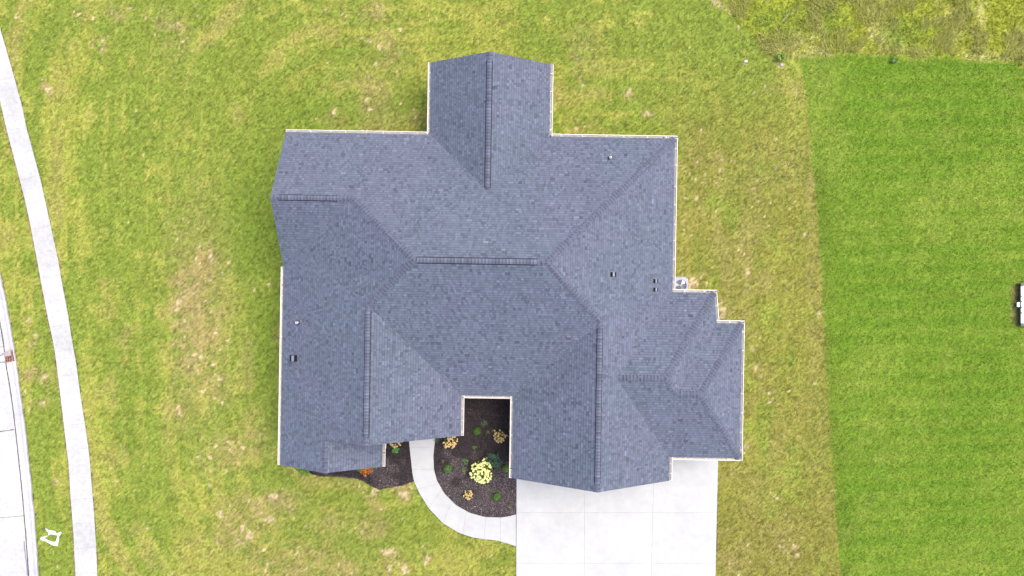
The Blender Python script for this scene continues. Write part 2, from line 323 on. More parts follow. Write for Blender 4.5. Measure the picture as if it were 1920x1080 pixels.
# ------------------------------------------------------------------ grass blades
def blades(name,x,y,h,lean,wd,col,label=None):
    n=len(x); a=RNG.random(n)*2*math.pi; b=RNG.random(n)*2*math.pi
    dx=np.cos(a)*lean; dy=np.sin(a)*lean; wx=np.cos(b)*wd; wy=np.sin(b)*wd
    V=np.empty((n,3,3)); V[:,0]=np.c_[x-wx,y-wy,np.full(n,-.004)]; V[:,1]=np.c_[x+wx,y+wy,np.full(n,-.004)]; V[:,2]=np.c_[x+dx,y+dy,h]
    o=link(name,fast_mesh(name,V.reshape(-1,3),3,col),M_blade); return tag(o,label,'grass',kind='stuff')
def make_grass():
    n=900000; x=(RNG.random(n)-.5)*64; y=(RNG.random(n)-.5)*37; PX=960+x*32; PY=540-y*32
    e1=fbm(PX,PY,5,2,33); e2=fbm(PX,PY,4,2,34); k=~blocked(PX+4.5*(e1-.5),PY+4.5*(e2-.5)); ov=blocked(PX,PY)
    k&=~(ov&(inside(PX,PY,P_HOUSE)|inside(PX,PY,DRIVE)))
    hm=inside(PX,PY,MARK)&~inside(PX,PY,MARK_HOLE)
    k&=~(hm&(RNG.random(n)<.8))
    x,y,PX,PY=x[k],y[k],PX[k],PY[k]
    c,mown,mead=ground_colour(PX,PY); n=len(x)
    bare=np.clip((c[:,0]/c[:,1]-1.05)/.4,0,1)
    keep=RNG.random(n)>bare*.75; x,y,c,mown,mead,bare=x[keep],y[keep],c[keep],mown[keep],mead[keep],bare[keep]; n=len(x)
    j=np.exp(RNG.normal(0,.22,n))[:,None]; hue=RNG.normal(0,.10,n)
    c=c*j*1.12*np.c_[1+hue,np.ones(n),1-hue*.6]; c=np.clip(c,.003,.4)
    rare=RNG.random(n)<.015; c[rare]*=.35
    lawn=(mead<.5)&(mown<.5); mw=(mown>=.5)&(mead<.5); md=mead>=.5
    def put(sel,name,label,h0,h1,l0,l1,w0,w1):
        m=sel.sum(); blades(name,x[sel],y[sel],h0+(h1-h0)*RNG.random(m),l0+(l1-l0)*RNG.random(m),w0+(w1-w0)*RNG.random(m),c[sel],label)
    put(lawn,'lawn_grass','patchy yellow green lawn with tan bare spots around the house',.02,.06,.01,.05,.012,.024)
    put(mw,'mown_grass','even bright green mown lawn beside the olive house lawn',.035,.06,.02,.055,.012,.026)
    put(md,'meadow_grass','long uncut olive and straw grass above the mown lawn',.05,.2,.05,.2,.012,.024)
make_grass()
def make_straw():
    n=26000; x=RNG.random(n)*22+10; y=RNG.random(n)*6+12; PX=960+x*32; PY=540-y*32
    _,mown,mead=ground_colour(PX,PY); k=(mead>.6)&(fbm(PX,PY,35,3,8)>.47); x,y,PX,PY=x[k],y[k],PX[k],PY[k]; n=len(x)
    fl=fbm(PX,PY,60,2,11)*4+.4; L=.15+.3*RNG.random(n); a=fl+RNG.normal(0,.6,n)
    c=lerp(np.broadcast_to(C_STRAW,(n,3)),C_MEAD*1.2,.3+RNG.random(n)*.7)*np.exp(RNG.normal(0,.25,n))[:,None]
    V=np.empty((n,3,3)); wx=-np.sin(a)*.012; wy=np.cos(a)*.012
    V[:,0]=np.c_[x-wx,y-wy,np.full(n,.05)]; V[:,1]=np.c_[x+wx,y+wy,np.full(n,.05)]; V[:,2]=np.c_[x+np.cos(a)*L,y+np.sin(a)*L,.2+.25*RNG.random(n)]
    tag(link('straw_grass',fast_mesh('straw_grass',V.reshape(-1,3),3,c),M_blade),'dry straw coloured stems leaning over in the uncut meadow','grass',kind='stuff')
make_straw()

# ------------------------------------------------------------------ paving
def interp_poly(P,t):
    """point at normalised arc length t of a pixel polyline"""
    A=np.array(P,float); d=np.r_[0,np.cumsum(np.hypot(*np.diff(A,axis=0).T))]; s=t*d[-1]
    return np.interp(s,d,A[:,0]),np.interp(s,d,A[:,1])
def slab(mb_parent,name,Lp,Rp,z0,z1,col,mat,gap=.012):
    pts=[W(*p)[:2] for p in Lp]+[W(*p)[:2] for p in Rp[::-1]]
    m=MB(); bv=.005
    c=(sum(p[0] for p in pts)/len(pts),sum(p[1] for p in pts)/len(pts))
    n=len(pts); A=np.array(pts); 
    area=0.5*sum(pts[i][0]*pts[(i+1)%n][1]-pts[(i+1)%n][0]*pts[i][1] for i in range(n))
    if area<0: A=A[::-1]
    def inset(A,d):
        out=[]
        for i in range(n):
            e0=A[i]-A[i-1]; e1=A[(i+1)%n]-A[i]; n0=np.array((-e0[1],e0[0]))/max(np.hypot(*e0),1e-6); n1=np.array((-e1[1],e1[0]))/max(np.hypot(*e1),1e-6)
            b=n0+n1; l=b.dot(n0); out.append(A[i]+b*d/max(l,.3))
        return np.array(out)
    lo=inset(A,gap*.5); hi=inset(A,gap*.5+bv)
    V=[(*p,z0) for p in lo]+[(*p,z1-bv) for p in lo]+[(*p,z1) for p in hi]
    F=[tuple(range(2*n,3*n))]+[(i,(i+1)%n,n+(i+1)%n,n+i) for i in range(n)]+[(n+i,n+(i+1)%n,2*n+(i+1)%n,2*n+i) for i in range(n)]
    m.mesh(V,F,col); return m.build(name,mat,mb_parent)
def structure_root(name):
    o=bpy.data.objects.new(name,None); COL.objects.link(o); o['kind']='structure'; return o
def lr(P,y): return float(np.interp(y,[p[1] for p in P],[p[0] for p in P]))
sw=structure_root('sidewalk')
cuts=list(np.arange(-30,1245,46.)); 
for a,b in zip(cuts[:-1],cuts[1:]):
    Ls=[];Rs=[]
    for y in np.linspace(a,b,4):
        xl=lr(WALK_L,y); sl_=(lr(WALK_L,y+20)-lr(WALK_L,y-20))/40; wdt=40; yr=y-wdt*sl_/(1+sl_*sl_)
        Ls.append((xl,y)); Rs.append((lr(WALK_R,yr),yr))
    v=.318+random.uniform(-.012,.012); 
    if 985<(a+b)/2<1035: v*=.9
    slab(sw,'concrete_slab',Ls,Rs,-.08,.03,(v,v*.98,v*.92),M_conc_old,.003)
pw=structure_root('front_walkway')
PJ=[((767,800),(818,800)),((768.2,838),(814.5,838)),((772.7,880),(813.8,880)),((783,917),(822.5,906)),((804,952.4),(829,917)),((831,980.5),(847,939)),((868,1001),(874,957.5)),((907.5,1010.4),(911,969)),((938,1014.3),(938,970)),((967.5,1024),(967.5,964))]
def near_t(P,q):
    ts=np.linspace(0,1,600); x,y=interp_poly(P,ts); return ts[np.argmin((x-q[0])**2+(y-q[1])**2)]
for (l0,r0),(l1,r1) in zip(PJ[:-1],PJ[1:]):
    a0,a1=near_t(PATH_L,l0),near_t(PATH_L,l1); b0,b1=near_t(PATH_R,r0),near_t(PATH_R,r1)
    Ls=[tuple(float(v) for v in interp_poly(PATH_L,t)) for t in np.linspace(a0,a1,6)]; Rs=[tuple(float(v) for v in interp_poly(PATH_R,t)) for t in np.linspace(b0,b1,6)]
    v=.305+random.uniform(-.006,.008); slab(pw,'concrete_slab',Ls,Rs,-.08,.05,(v,v*.998,v*.935),M_conc,.004)
dr=structure_root('driveway')
rows=[850,961,1055.5,1150,1245,1340,1420]
def dcol(k,y): return [968.5-.004*(y-900)*1,1096-.004*(y-900),1223.7-.025*(y-960),1346-.022*(y-862)][k]
for a,b in zip(rows[:-1],rows[1:]):
    for k in range(3):
        v=.315+random.uniform(-.005,.008)
        slab(dr,'concrete_slab',[(dcol(k,a),a),(dcol(k,b),b)],[(dcol(k+1,a),a),(dcol(k+1,b),b)],-.1,.05,(v,v*.998,v*.935),M_conc,.005)
# road and kerb
rd=structure_root('road')
jy=[250,400,520,650,806,967,1120,1250]
for a,b in zip(jy[:-1],jy[1:]):
    ys=np.linspace(a,b,6); v=.318+random.uniform(-.01,.01)
    slab(rd,'concrete_slab',[(lr(KERB_L,y)-135,y+12) for y in ys],[(lr(KERB_L,y)-1,y) for y in ys],-.1,.012,(v,v*.985,v*.93),M_conc_old,.02)
    slab(rd,'concrete_slab',[(lr(KERB_L,y)-270,y+24) for y in ys],[(lr(KERB_L,y)-135.3,y+12) for y in ys],-.1,.012,(v,v*.985,v*.93),M_conc_old,.02)
def make_kerb():
    m=MB(); ys=np.linspace(250,1240,90); prof=[(0,.010),(.5,.0),(.62,.02),(.70,.09),(.78,.11),(.97,.115),(1,.10),(1,-.1)]
    rings=[]
    for y in ys:
        xl=lr(KERB_L,y)+.5; xr=lr(KERB_R,y)+RNG.normal(0,.35); rings.append([(*W(xl+(xr-xl)*t,y)[:2],z) for t,z in prof])
    for i in range(len(ys)-1):
        if 648<ys[i]<682 and False: continue
        for k in range(len(prof)-1):
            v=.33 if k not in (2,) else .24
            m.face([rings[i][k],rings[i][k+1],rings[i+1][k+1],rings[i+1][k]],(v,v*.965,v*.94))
    tag(m.build('kerb',M_conc_old),kind='structure')
make_kerb()

# ------------------------------------------------------------------ weeds and dirt along the road seam, cracks
def seam():
    m=MB()
    for y in np.arange(600,1085,1.7):
        d=fbm(np.array([y*1.]),np.array([3.]),25,3,12)[0]
        if d<.42: continue
        x=lr(KERB_L,y)+RNG.normal(0,.5); x0,y0,_=W(x,y)
        cl=random.choice([(.10,.065,.04),(.13,.09,.055),(.07,.05,.045),(.07,.075,.025)])
        for q in range(int(2+6*(d-.4))):
            a=random.random()*6.28; l=.015+.04*random.random(); px_,py_=x0+random.gauss(0,.012),y0+random.gauss(0,.03)
            m.face([(px_-.008,py_,.008),(px_+.008,py_,.008),(px_+math.cos(a)*l,py_+math.sin(a)*l,.02+.03*random.random())],cl)
            m.face([(px_-.008,py_+.008,.016),(px_+.008,py_-.008,.016),(px_+math.cos(a+2)*l,py_+math.sin(a+2)*l,.025)],cl)
    tag(m.build('seam_weeds',M_leaf),'brown weeds and grit growing along the road seam','weeds',kind='stuff')
seam()
def crack(pts,wd,col,name):
    m=MB(); P=[Vector(W(*p)) for p in pts]
    for a,b in zip(P[:-1],P[1:]):
        d=(b-a).normalized(); n=Vector((-d.y,d.x,0))*wd
        m.box(0,0,0,0,0,0) if False else m.face([(a-n)+Vector((0,0,.017)),(a+n)+Vector((0,0,.017)),(b+n)+Vector((0,0,.017)),(b-n)+Vector((0,0,.017))],col)
    return tag(m.build(name,M_conc_old,rd))
crack([(0.2,809.5),(8,808),(17,807),(26,804.5)],.02,(.09,.08,.05),'joint_sealant')
crack([(-2,667.5),(4,665),(10,660.5)],.03,(.12,.12,.14),'joint_sealant')
crack([(-2,679.5),(5,679),(11,678.2)],.03,(.12,.12,.14),'joint_sealant')
crack([(45.5,1014),(46.5,1028),(48.5,1045),(50.5,1058),(52,1079)],.035,(.15,.15,.18),'joint_sealant')

# storm drain at the kerb
ang=-math.atan2(48,214)
sd=thing('storm_drain','rusty red storm drain grate set in the concrete kerb by the road','drain',(*W(18.5,669)[:2],.012),0.20)
m=MB(); m.box(-.27,.27,-.30,.30,-.02,.018); m.build('frame',M_brick,sd)
m=MB(); m.box(-.20,.22,.06,.34,.118,.15,(.25,.22,.20)); m.build('cover_slab',M_conc_old,sd)
m=MB(); m.box(.24,.31,-.30,.36,.0,.165); m.build('back_plate',M_rust,sd)
for i in range(4):
    for j in range(2):
        m=MB(); m.box(-.035,.035,-.045,.045,0,.006); m.build('slot',M_dark,sd,(-.19+.125*i,-.19+.14*j,.019))
for i in range(5):
    m=MB(); m.box(-.016,.016,-.17,.17,0,.03); m.build('bar',M_brick,sd,(-.25+.125*i,-.12,.022))
# paint mark on the grass
m=MB(); mp=[W(*p) for p in MARK]; hp=[W(*p) for p in MARK_HOLE]
bm=bmesh.new()
def ring(pts,z): return [bm.verts.new((p[0],p[1],z)) for p in pts]
o1=ring(mp,.014); i1=ring(hp,.014)
ed=[bm.edges.new((o1[i],o1[(i+1)%len(o1)])) for i in range(len(o1))]+[bm.edges.new((i1[i],i1[(i+1)%len(i1)])) for i in range(len(i1))]
bmesh.ops.triangle_fill(bm,use_beauty=True,edges=ed)
bmesh.ops.solidify(bm,geom=bm.faces[:],thickness=.012)
me=bpy.data.meshes.new('paint_mark'); bm.to_mesh(me); bm.free()
tag(link('paint_mark',me,M_paint),'white sprayed angular utility mark on verge grass by the kerb','paint mark')

# ------------------------------------------------------------------ house
house=thing('house','single storey house with large blue grey shingle roof of hips and gables','house',(0,0,0),PHI)
ZE=3.0
Ns,Es,Ws_=.57,.564,.522
vN,uE,uW=8.25,8.70,-12.40
vR=1.28; zR=ZE+Ns*(vN-vR); vA=-5.86; sS=(zR-ZE)/(vR-vA)
A_=(uW+(zR-ZE)/Ws_,vR,zR); B_=(uE-(zR-ZE)/Es,vR,zR)
ug=4.5; zg=ZE+Es*(uE-ug); uGW=.16; C_=(ug,vA+(zg-ZE)/sS,zg)
uw=-7.22; zw=ZE+Ws_*(uw-uW); uWE=-2.63; D_=(uw,vA+(zw-ZE)/sS,zw)
vG=4.43; zG=ZE+Ns*(vN-vG); G_=(uW+(zG-ZE)/Ws_,vG,zG); vWs=.95
nL,nR,nU=-4.6,1.9,-1.35; zn=ZE+Ns*3.25; NV=(nU,vN-(zn-ZE)/Ns,zn); nEnd=12.15
gEnd,wEnd,sEnd=-10.3,-8.05,-9.8
us=-9.6; zs=ZE+Ws_*(us-uW); uSE=-6.86
v1=-4.55; HSs=.407; vHS=-9.02; z1=ZE+HSs*(v1-vHS); R1w=(uE-(z1-ZE)/Es,v1,z1); R1e=(7.98,v1,z1)
v2=-5.38; z2=ZE+HSs*(v2-vHS); R2e=(9.91,v2,z2)
c1=(10.97,-.07,ZE); c2=(11.13,-1.71,ZE); c3=(12.5,-1.71,ZE); c4=(12.5,vHS,ZE)
def plane_of(p,q,r):
    p,q,r=Vector(p),Vector(q),Vector(r); n=(q-p).cross(r-p).normalized()
    if n.z<0: n=-n
    return n,n.dot(p)
nH,dH=plane_of(c1,c2,R1e); R2w=((dH-nH.y*v2-nH.z*z2)/nH.x,v2,z2)
def SEz(u): return zs-(zs-ZE)*(u-us)/(uSE-us)
PL={
 'north':[(uW,vN,ZE),(nL,vN,ZE),NV,(nR,vN,ZE),(uE,vN,ZE),B_,A_,G_,(uW,vG,zG)],
 'east':[(uE,vN,ZE),(uE,-.07,ZE),R1w,(uE,vHS,ZE),(uE,gEnd,ZE),(ug,gEnd,zg),C_,B_],
 'south':[A_,B_,C_,(uGW,vA,ZE),(uWE,vA,ZE),D_],
 'garage_west':[C_,(ug,gEnd,zg),(uGW,gEnd,ZE),(uGW,vA,ZE)],
 'wing_east':[D_,(uWE,vA,ZE),(uWE,wEnd,ZE),(uw,wEnd,zw)],
 'west':[G_,A_,D_,(uw,wEnd,zw),(us,wEnd,zs),(us,sEnd,zs),(uW,sEnd,ZE),(uW,vWs,ZE)],
 'gable_south':[(uW,vG,zG),G_,(uW,vWs,ZE)],
 'small_east':[(us,wEnd+.28,zs),(us,sEnd,zs),(uSE,sEnd,ZE),(uSE,wEnd+.28,ZE)],
 'north_gable_west':[NV,(nU,nEnd,zn),(nL,nEnd,ZE),(nL,vN,ZE)],
 'north_gable_east':[NV,(nR,vN,ZE),(nR,nEnd,ZE),(nU,nEnd,zn)],
 'hip_north':[R1w,(uE,-.07,ZE),c1,R1e],
 'hip_east':[R1e,c1,c2,R2w],
 'outer_north':[R2w,c2,c3,R2e],
 'outer_east':[R2e,c3,c4],
 'hip_south':[R1w,R1e,R2w,R2e,c4,(uE,vHS,ZE)],
}
EAVE={'north':(0,0,1),}
# roof deck
roof_mb=MB()
PN={}
for k,P in PL.items():
    n=Vector((0,0,0))
    for i in range(len(P)):
        a=Vector(P[i]); b=Vector(P[(i+1)%len(P)]); n+=a.cross(b)
    n.normalize(); 
    PN[k]=n if n.z>0 else -n
    Q=[tuple(Vector(p)-PN[k]*.02) for p in P]
    if n.z<0: Q=Q[::-1]
    roof_mb.face(Q,(.05,.05,.06))
roof=roof_mb.build('roof',M_shingle,house)

# shingles --------------------------------------------------------
def clip(P,a0,a1,b0,b1):
    for ax,val,sg in ((0,a0,1),(0,a1,-1),(1,b0,1),(1,b1,-1)):
        if not P: return P
        out=[]
        for i in range(len(P)):
            p=P[i-1]; q=P[i]; dp=(p[ax]-val)*sg; dq=(q[ax]-val)*sg
            if (dp>=0)!=(dq>=0):
                t=dp/(dp-dq); out.append((p[0]+(q[0]-p[0])*t,p[1]+(q[1]-p[1])*t))
            if dq>=0: out.append(q)
        P=out
    return P
def parea(P): return .5*abs(sum(P[i-1][0]*P[i][1]-P[i][0]*P[i-1][1] for i in range(len(P)))) if len(P)>2 else 0
EXP=.143
TINTS_L=[(.079,.087,.114),(.081,.088,.116),(.078,.086,.114)]; TINTS_B=[(.074,.087,.110),(.073,.086,.110),(.076,.088,.112)]
tabs=[]
for k,P in PL.items():
    n=PN[k]; B=Vector((-n.x*n.z,-n.y*n.z,1-n.z*n.z)).normalized(); A=B.cross(n).normalized()
    O=Vector(min(P,key=lambda p:p[2])); P2=[((Vector(p)-O).dot(A),(Vector(p)-O).dot(B)) for p in P]
    amin=min(p[0] for p in P2); amax=max(p[0] for p in P2); bmax=max(p[1] for p in P2); b=-.001; j=0
    while b<bmax:
        a=amin-random.random()*.3; tooth=random.random()<.5
        while a<amax:
            wd=random.choice([.08,.11,.14,.17,.20,.26]) if tooth else random.choice([.08,.11,.15,.20,.27])
            lo=clip(P2,a,a+wd,b,b+EXP*.80)
            if parea(lo)>2e-4:
                hi=clip(P2,a,a+wd,b+EXP*.80,b+EXP)
                tabs.append((parea(lo),k,O,A,B,n,b,lo,hi,tooth))
            a+=wd; tooth=not tooth
        b+=EXP; j+=1
full=[i for i,t in enumerate(tabs) if t[0]>.265*EXP*.795]
pick=set(random.sample(full,min(300,len(full))))
if len(pick)<300:
    rest=sorted((i for i in range(len(tabs)) if i not in pick),key=lambda i:-tabs[i][0]); pick|=set(rest[:300-len(pick)])
fld=MB()
def add_tab(m,t):
    _,k,O,A,B,n,b,lo,hi,tooth=t
    lift=.016 if tooth else .006
    q0=O+A*lo[0][0]+B*b; c=random.choice(TINTS_B if fbm(np.array([q0.x+50]),np.array([q0.y+50+q0.z]),3.2,3,31)[0]+random.gauss(0,.07)>.5 else TINTS_L)
    f=random.gauss(.99,.075) if tooth else random.gauss(.86,.09); f=min(max(f,.6),1.3)
    if random.random()<.05: f*=1.16
    if random.random()<.06: f*=.78
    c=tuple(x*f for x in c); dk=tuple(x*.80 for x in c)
    def p3(q): return O+A*q[0]+B*q[1]+n*(lift*(1-(q[1]-b)/EXP)+.003)
    T=[p3(q) for q in lo]
    s=0
    for i in range(len(lo)): s+=lo[i-1][0]*lo[i][1]-lo[i][0]*lo[i-1][1]
    # A x B = n or -n ?
    flip=(A.cross(B).dot(n)*s)<0
    m.face(T[::-1] if flip else T,c)
    for i in range(len(T)):
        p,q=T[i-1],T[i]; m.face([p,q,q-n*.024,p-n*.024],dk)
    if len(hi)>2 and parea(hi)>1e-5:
        H=[p3(q) for q in hi]; m.face(H[::-1] if flip else H,tuple(x*.66 for x in c))  # upper strip darkened in colour to draw the course's shadow line
for i,t in enumerate(tabs):
    if i in pick:
        m=MB(); add_tab(m,t); m.build('shingle',M_shingle,roof)
    else: add_tab(fld,t)
tag(fld.build('shingles',M_shingle,roof),kind='stuff')

# ridge vents and cap shingles -----------------------------------
def frame_of(P0,P1,ka,kb):
    d=(Vector(P1)-Vector(P0)).normalized(); out=[]
    for k in (ka,kb):
        n=PN[k]; a=n.cross(d).normalized()
        out.append(a)
    return d,out
def side_dirs(P0,P1,ka,kb):
    d,(a,b)=frame_of(P0,P1,ka,kb)
    # choose signs so each side runs away from the other plane
    nb=PN[kb]; na=PN[ka]
    if a.dot(nb)>0: a=-a
    # moving from the ridge inside plane A must go below plane B
    if b.dot(na)>0: b=-b
    # a in plane A: below plane B -> a.nb<0 is outside B's side; that is plane A's own side for a convex ridge
    return d,a,b
CAPS=[]
def cap_mesh(d,a,b,hw,lift0,lift1,ln,th,tint,band=.40):
    up=(-(a+b)).normalized() if (a+b).length>1e-4 else Vector((0,0,1))
    if up.z<0: up=-up
    m=MB()
    def sect(t,l):
        base=d*(ln*t)+up*l; r=[]
        for s,v in ((-1,a),(-.45,a),(0,None),(.45,b),(1,b)):
            q=base+(v*(hw*abs(s)) if v is not None else up*(-.006)); r.append(q)
        return r
    s0=sect(0,lift0); sm=sect(.42,lift0+(lift1-lift0)*.42); s1=sect(.74,lift0+(lift1-lift0)*.74); s2=sect(1.0,lift1)
    for i in range(4):
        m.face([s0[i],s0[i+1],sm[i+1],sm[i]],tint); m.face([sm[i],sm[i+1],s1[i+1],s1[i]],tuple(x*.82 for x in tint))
        m.face([s1[i],s1[i+1],s2[i+1],s2[i]],tuple(x*band for x in tint))  # shadow line at each cap overlap, put into the tint
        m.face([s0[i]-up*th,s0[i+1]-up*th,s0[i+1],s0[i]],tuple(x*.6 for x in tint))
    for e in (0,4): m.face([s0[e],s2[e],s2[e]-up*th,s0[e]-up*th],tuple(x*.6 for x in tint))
    for f in range(len(m.f)): pass
    return m.to_mesh('ridge_shingle')
CT=(.084,.091,.121)
def cap_line(P0,P1,ka,kb,hw=.185,raise_=0.0,exp=.185,lift=.036):
    P0=Vector(P0); P1=Vector(P1); d,a,b=side_dirs(P0,P1,ka,kb); L=(P1-P0).length; n=max(1,int(round(L/exp))); ln=L/n
    up=(-(a+b)).normalized(); 
    if up.z<0: up=-up
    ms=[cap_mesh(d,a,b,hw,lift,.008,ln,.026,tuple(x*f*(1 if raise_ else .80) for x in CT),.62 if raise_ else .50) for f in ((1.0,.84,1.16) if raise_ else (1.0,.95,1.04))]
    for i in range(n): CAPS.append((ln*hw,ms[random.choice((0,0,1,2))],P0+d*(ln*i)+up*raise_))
def vent(P0,P1,ka,kb,hw=.150,h=.045):
    P0=Vector(P0); P1=Vector(P1); d,a,b=side_dirs(P0,P1,ka,kb); up=Vector((0,0,1)); m=MB(); g=.05
    for s,(Q,) in enumerate(((P0,),(P1,))): pass
    def sec(Q): return [Q+a*(hw+g)+up*.006,Q+a*(hw-.012)+up*(h-.004),Q+up*h,Q+b*(hw-.012)+up*(h-.004),Q+b*(hw+g)+up*.006]
    s0,s1=sec(P0),sec(P1)
    for i in range(4): m.face([s0[i],s0[i+1],s1[i+1],s1[i]],(.02,.02,.024))
    m.face(s0,(.02,.02,.02)); m.face(s1[::-1],(.02,.02,.02))
    m.build('ridge_vent',M_cap,roof)
def z_at(P,Q,ax,val):
    t=(val-P[ax])/(Q[ax]-P[ax]); return tuple(P[i]+(Q[i]-P[i])*t for i in range(3))
def vented(P,Q,ka,kb,ax,e0,e1):
    a=z_at(P,Q,ax,e0); b=z_at(P,Q,ax,e1)
    cap_line(P,a,ka,kb); cap_line(a,b,ka,kb,hw=.142,raise_=.05,exp=.165,lift=.022); cap_line(b,Q,ka,kb); vent(a,b,ka,kb)
vented((nU,nEnd,zn),NV,'north_gable_west','north_gable_east',1,11.72,5.12)
vented((uW,vG,zG),G_,'north','gable_south',0,-11.98,-9.0)
vented(A_,B_,'north','south',0,-4.62,1.22)
vented((uw,wEnd,zw),D_,'west','wing_east',1,-7.62,-1.25)
vented((ug,gEnd,zg),C_,'garage_west','east',1,-9.85,-1.98)
cap_line((uE,vN,ZE),B_,'north','east'); cap_line(C_,B_,'south','east'); cap_line(D_,A_,'west','south'); cap_line(G_,A_,'north','west')
cap_line(R1w,R1e,'hip_north','hip_south'); cap_line(R2w,R2e,'outer_north','hip_south')
cap_line(c1,R1e,'hip_north','hip_east'); cap_line(R2w,R1e,'hip_east','hip_south'); cap_line(c3,R2e,'outer_north','outer_east'); cap_line(c4,R2e,'outer_east','hip_south')
cap_line((us,sEnd,zs),(us,wEnd,zs),'west','small_east',hw=.16)
order=sorted(range(len(CAPS)),key=lambda i:-CAPS[i][0]+random.random()*.0005)
restc=MB()
for q,i in enumerate(order):
    ar,me,loc=CAPS[i]
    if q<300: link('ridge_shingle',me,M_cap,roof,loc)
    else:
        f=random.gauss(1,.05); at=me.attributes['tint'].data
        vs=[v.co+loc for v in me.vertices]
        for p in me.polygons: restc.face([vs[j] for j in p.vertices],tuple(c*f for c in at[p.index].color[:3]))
if restc.f: tag(restc.build('ridge_shingles',M_cap,roof),kind='stuff')

# fascia, soffit, walls ------------------------------------------
EAVES=[((uW,vN),(nL,vN)),((nL,vN),(nL,nEnd)),((nR,nEnd),(nR,vN)),((nR,vN),(uE,vN)),((uE,vN),(uE,-.07)),((uE,-.07),c1[:2]),(c1[:2],c2[:2]),(c2[:2],c3[:2]),(c3[:2],c4[:2]),(c4[:2],(uE,vHS)),((uE,vHS),(uE,gEnd)),((uGW,gEnd),(uGW,vA)),((uGW,vA),(uWE,vA)),((uWE,vA),(uWE,wEnd)),((uSE,wEnd),(uSE,sEnd)),((uW,sEnd),(uW,vWs))]
OUT=[(uW+.03,vN-.03),(nL+.03,vN-.03),(nL+.03,nEnd-.05),(nR-.03,nEnd-.05),(nR-.03,vN-.03),(uE-.03,vN-.03),(uE-.03,-.1),(c1[0]-.03,-.1),(c2[0]-.03,-1.74),(12.47,-1.74),(12.47,vHS+.03),(uE-.03,vHS+.03),(uE-.03,gEnd+.05),(uGW+.03,gEnd+.05),(uGW+.03,vA+.03),(uWE-.03,vA+.03),(uWE-.03,wEnd+.05),(uSE-.03,wEnd+.05),(uSE-.03,sEnd+.05),(uW+.03,sEnd+.05)]
def in_out(x,y):
    r=False; n=len(OUT)
    for i in range(n):
        (x0,y0),(x1,y1)=OUT[i],OUT[(i+1)%n]
        if (y0>y)!=(y1>y) and x<(x1-x0)*(y-y0)/(y1-y0)+x0: r=not r
    return r
def board(m,p,q,th,drop):
    p=Vector(p); q=Vector(q); d=(q-p).normalized(); o=Vector((d.y,-d.x,0)).normalized()*th; mid=(p+q)*.5
    if in_out(mid.x+o.x*9,mid.y+o.y*9): o=-o
    p=p-o*.4; q=q-o*.4; dn=Vector((0,0,-drop)); g=Vector((0,0,-.045))
    V=[p+g,q+g,q+g-o,p+g-o]; V+= [v+dn for v in V]
    m.mesh(V,[(0,1,2,3),(7,6,5,4),(0,4,5,1),(1,5,6,2),(2,6,7,3),(3,7,4,0)])
m=MB()
for p,q in EAVES: board(m,(*p,ZE),(*q,ZE),-.02 if False else .02,.17)
for P,Q in (((nL,nEnd,ZE),(nU,nEnd,zn)),((nU,nEnd,zn),(nR,nEnd,ZE)),((uE,gEnd,ZE),(ug,gEnd,zg)),((ug,gEnd,zg),(uGW,gEnd,ZE)),((uWE,wEnd,ZE),(uw,wEnd,zw)),((uw,wEnd,zw),(us,wEnd,zs)),((uSE,sEnd,ZE),(us,sEnd,zs)),((us,sEnd,zs),(uW,sEnd,ZE)),((uW,vWs,ZE),(uW,vG,zG)),((uW,vG,zG),(uW,vN,ZE))):
    board(m,P,Q,.02,.18)
m.build('fascia',M_white,house)
m=MB(); m.face([(u,v,2.80) for u,v in OUT]); m.build('soffit',M_white,house)
for i in range(len(HOUSE_FP)):
    p,q=HOUSE_FP[i],HOUSE_FP[(i+1)%len(HOUSE_FP)]; L=math.hypot(q[0]-p[0],q[1]-p[1]); m=MB(); nlap=14
    d=((q[0]-p[0])/L,(q[1]-p[1])/L); o=(-d[1],d[0])
    for k in range(nlap):
        z0=.3+(2.5/nlap)*k; z1=z0+2.5/nlap
        m.face([(p[0]+o[0]*.018,p[1]+o[1]*.018,z0),(q[0]+o[0]*.018,q[1]+o[1]*.018,z0),(q[0],q[1],z1),(p[0],p[1],z1)])
        m.face([(p[0],p[1],z0),(q[0],q[1],z0),(q[0]+o[0]*.018,q[1]+o[1]*.018,z0),(p[0]+o[0]*.018,p[1]+o[1]*.018,z0)])
    m.face([(p[0],p[1],-.05),(q[0],q[1],-.05),(q[0],q[1],.3),(p[0],p[1],.3)])
    m.build('wall',M_siding,house)
def gable_wall(P,Q,T,axis,off):
    m=MB(); f=lambda p:(p[0]+off[0],p[1]+off[1],p[2]-.06)
    m.face([(f(P)[0],f(P)[1],2.78),(f(Q)[0],f(Q)[1],2.78),f(T)]); m.build('gable_wall',M_siding,house)
gable_wall((nL+.3,nEnd,ZE),(nR-.3,nEnd,ZE),(nU,nEnd,zn-.15),1,(0,-.35)); gable_wall((uGW+.3,gEnd,ZE),(uE-.3,gEnd,ZE),(ug,gEnd,zg-.15),1,(0,.35))
gable_wall((-11.9,wEnd,ZE),(uWE-.3,wEnd,ZE),(uw,wEnd,zw-.15),1,(0,.3)); gable_wall((uW+.3,sEnd,ZE),(uSE-.3,sEnd,ZE),(us,sEnd,zs-.15),1,(0,.35))
gable_wall((uW,vN-.3,ZE),(uW,vWs+.3,ZE),(uW,vG,zG-.15),0,(.35,0))

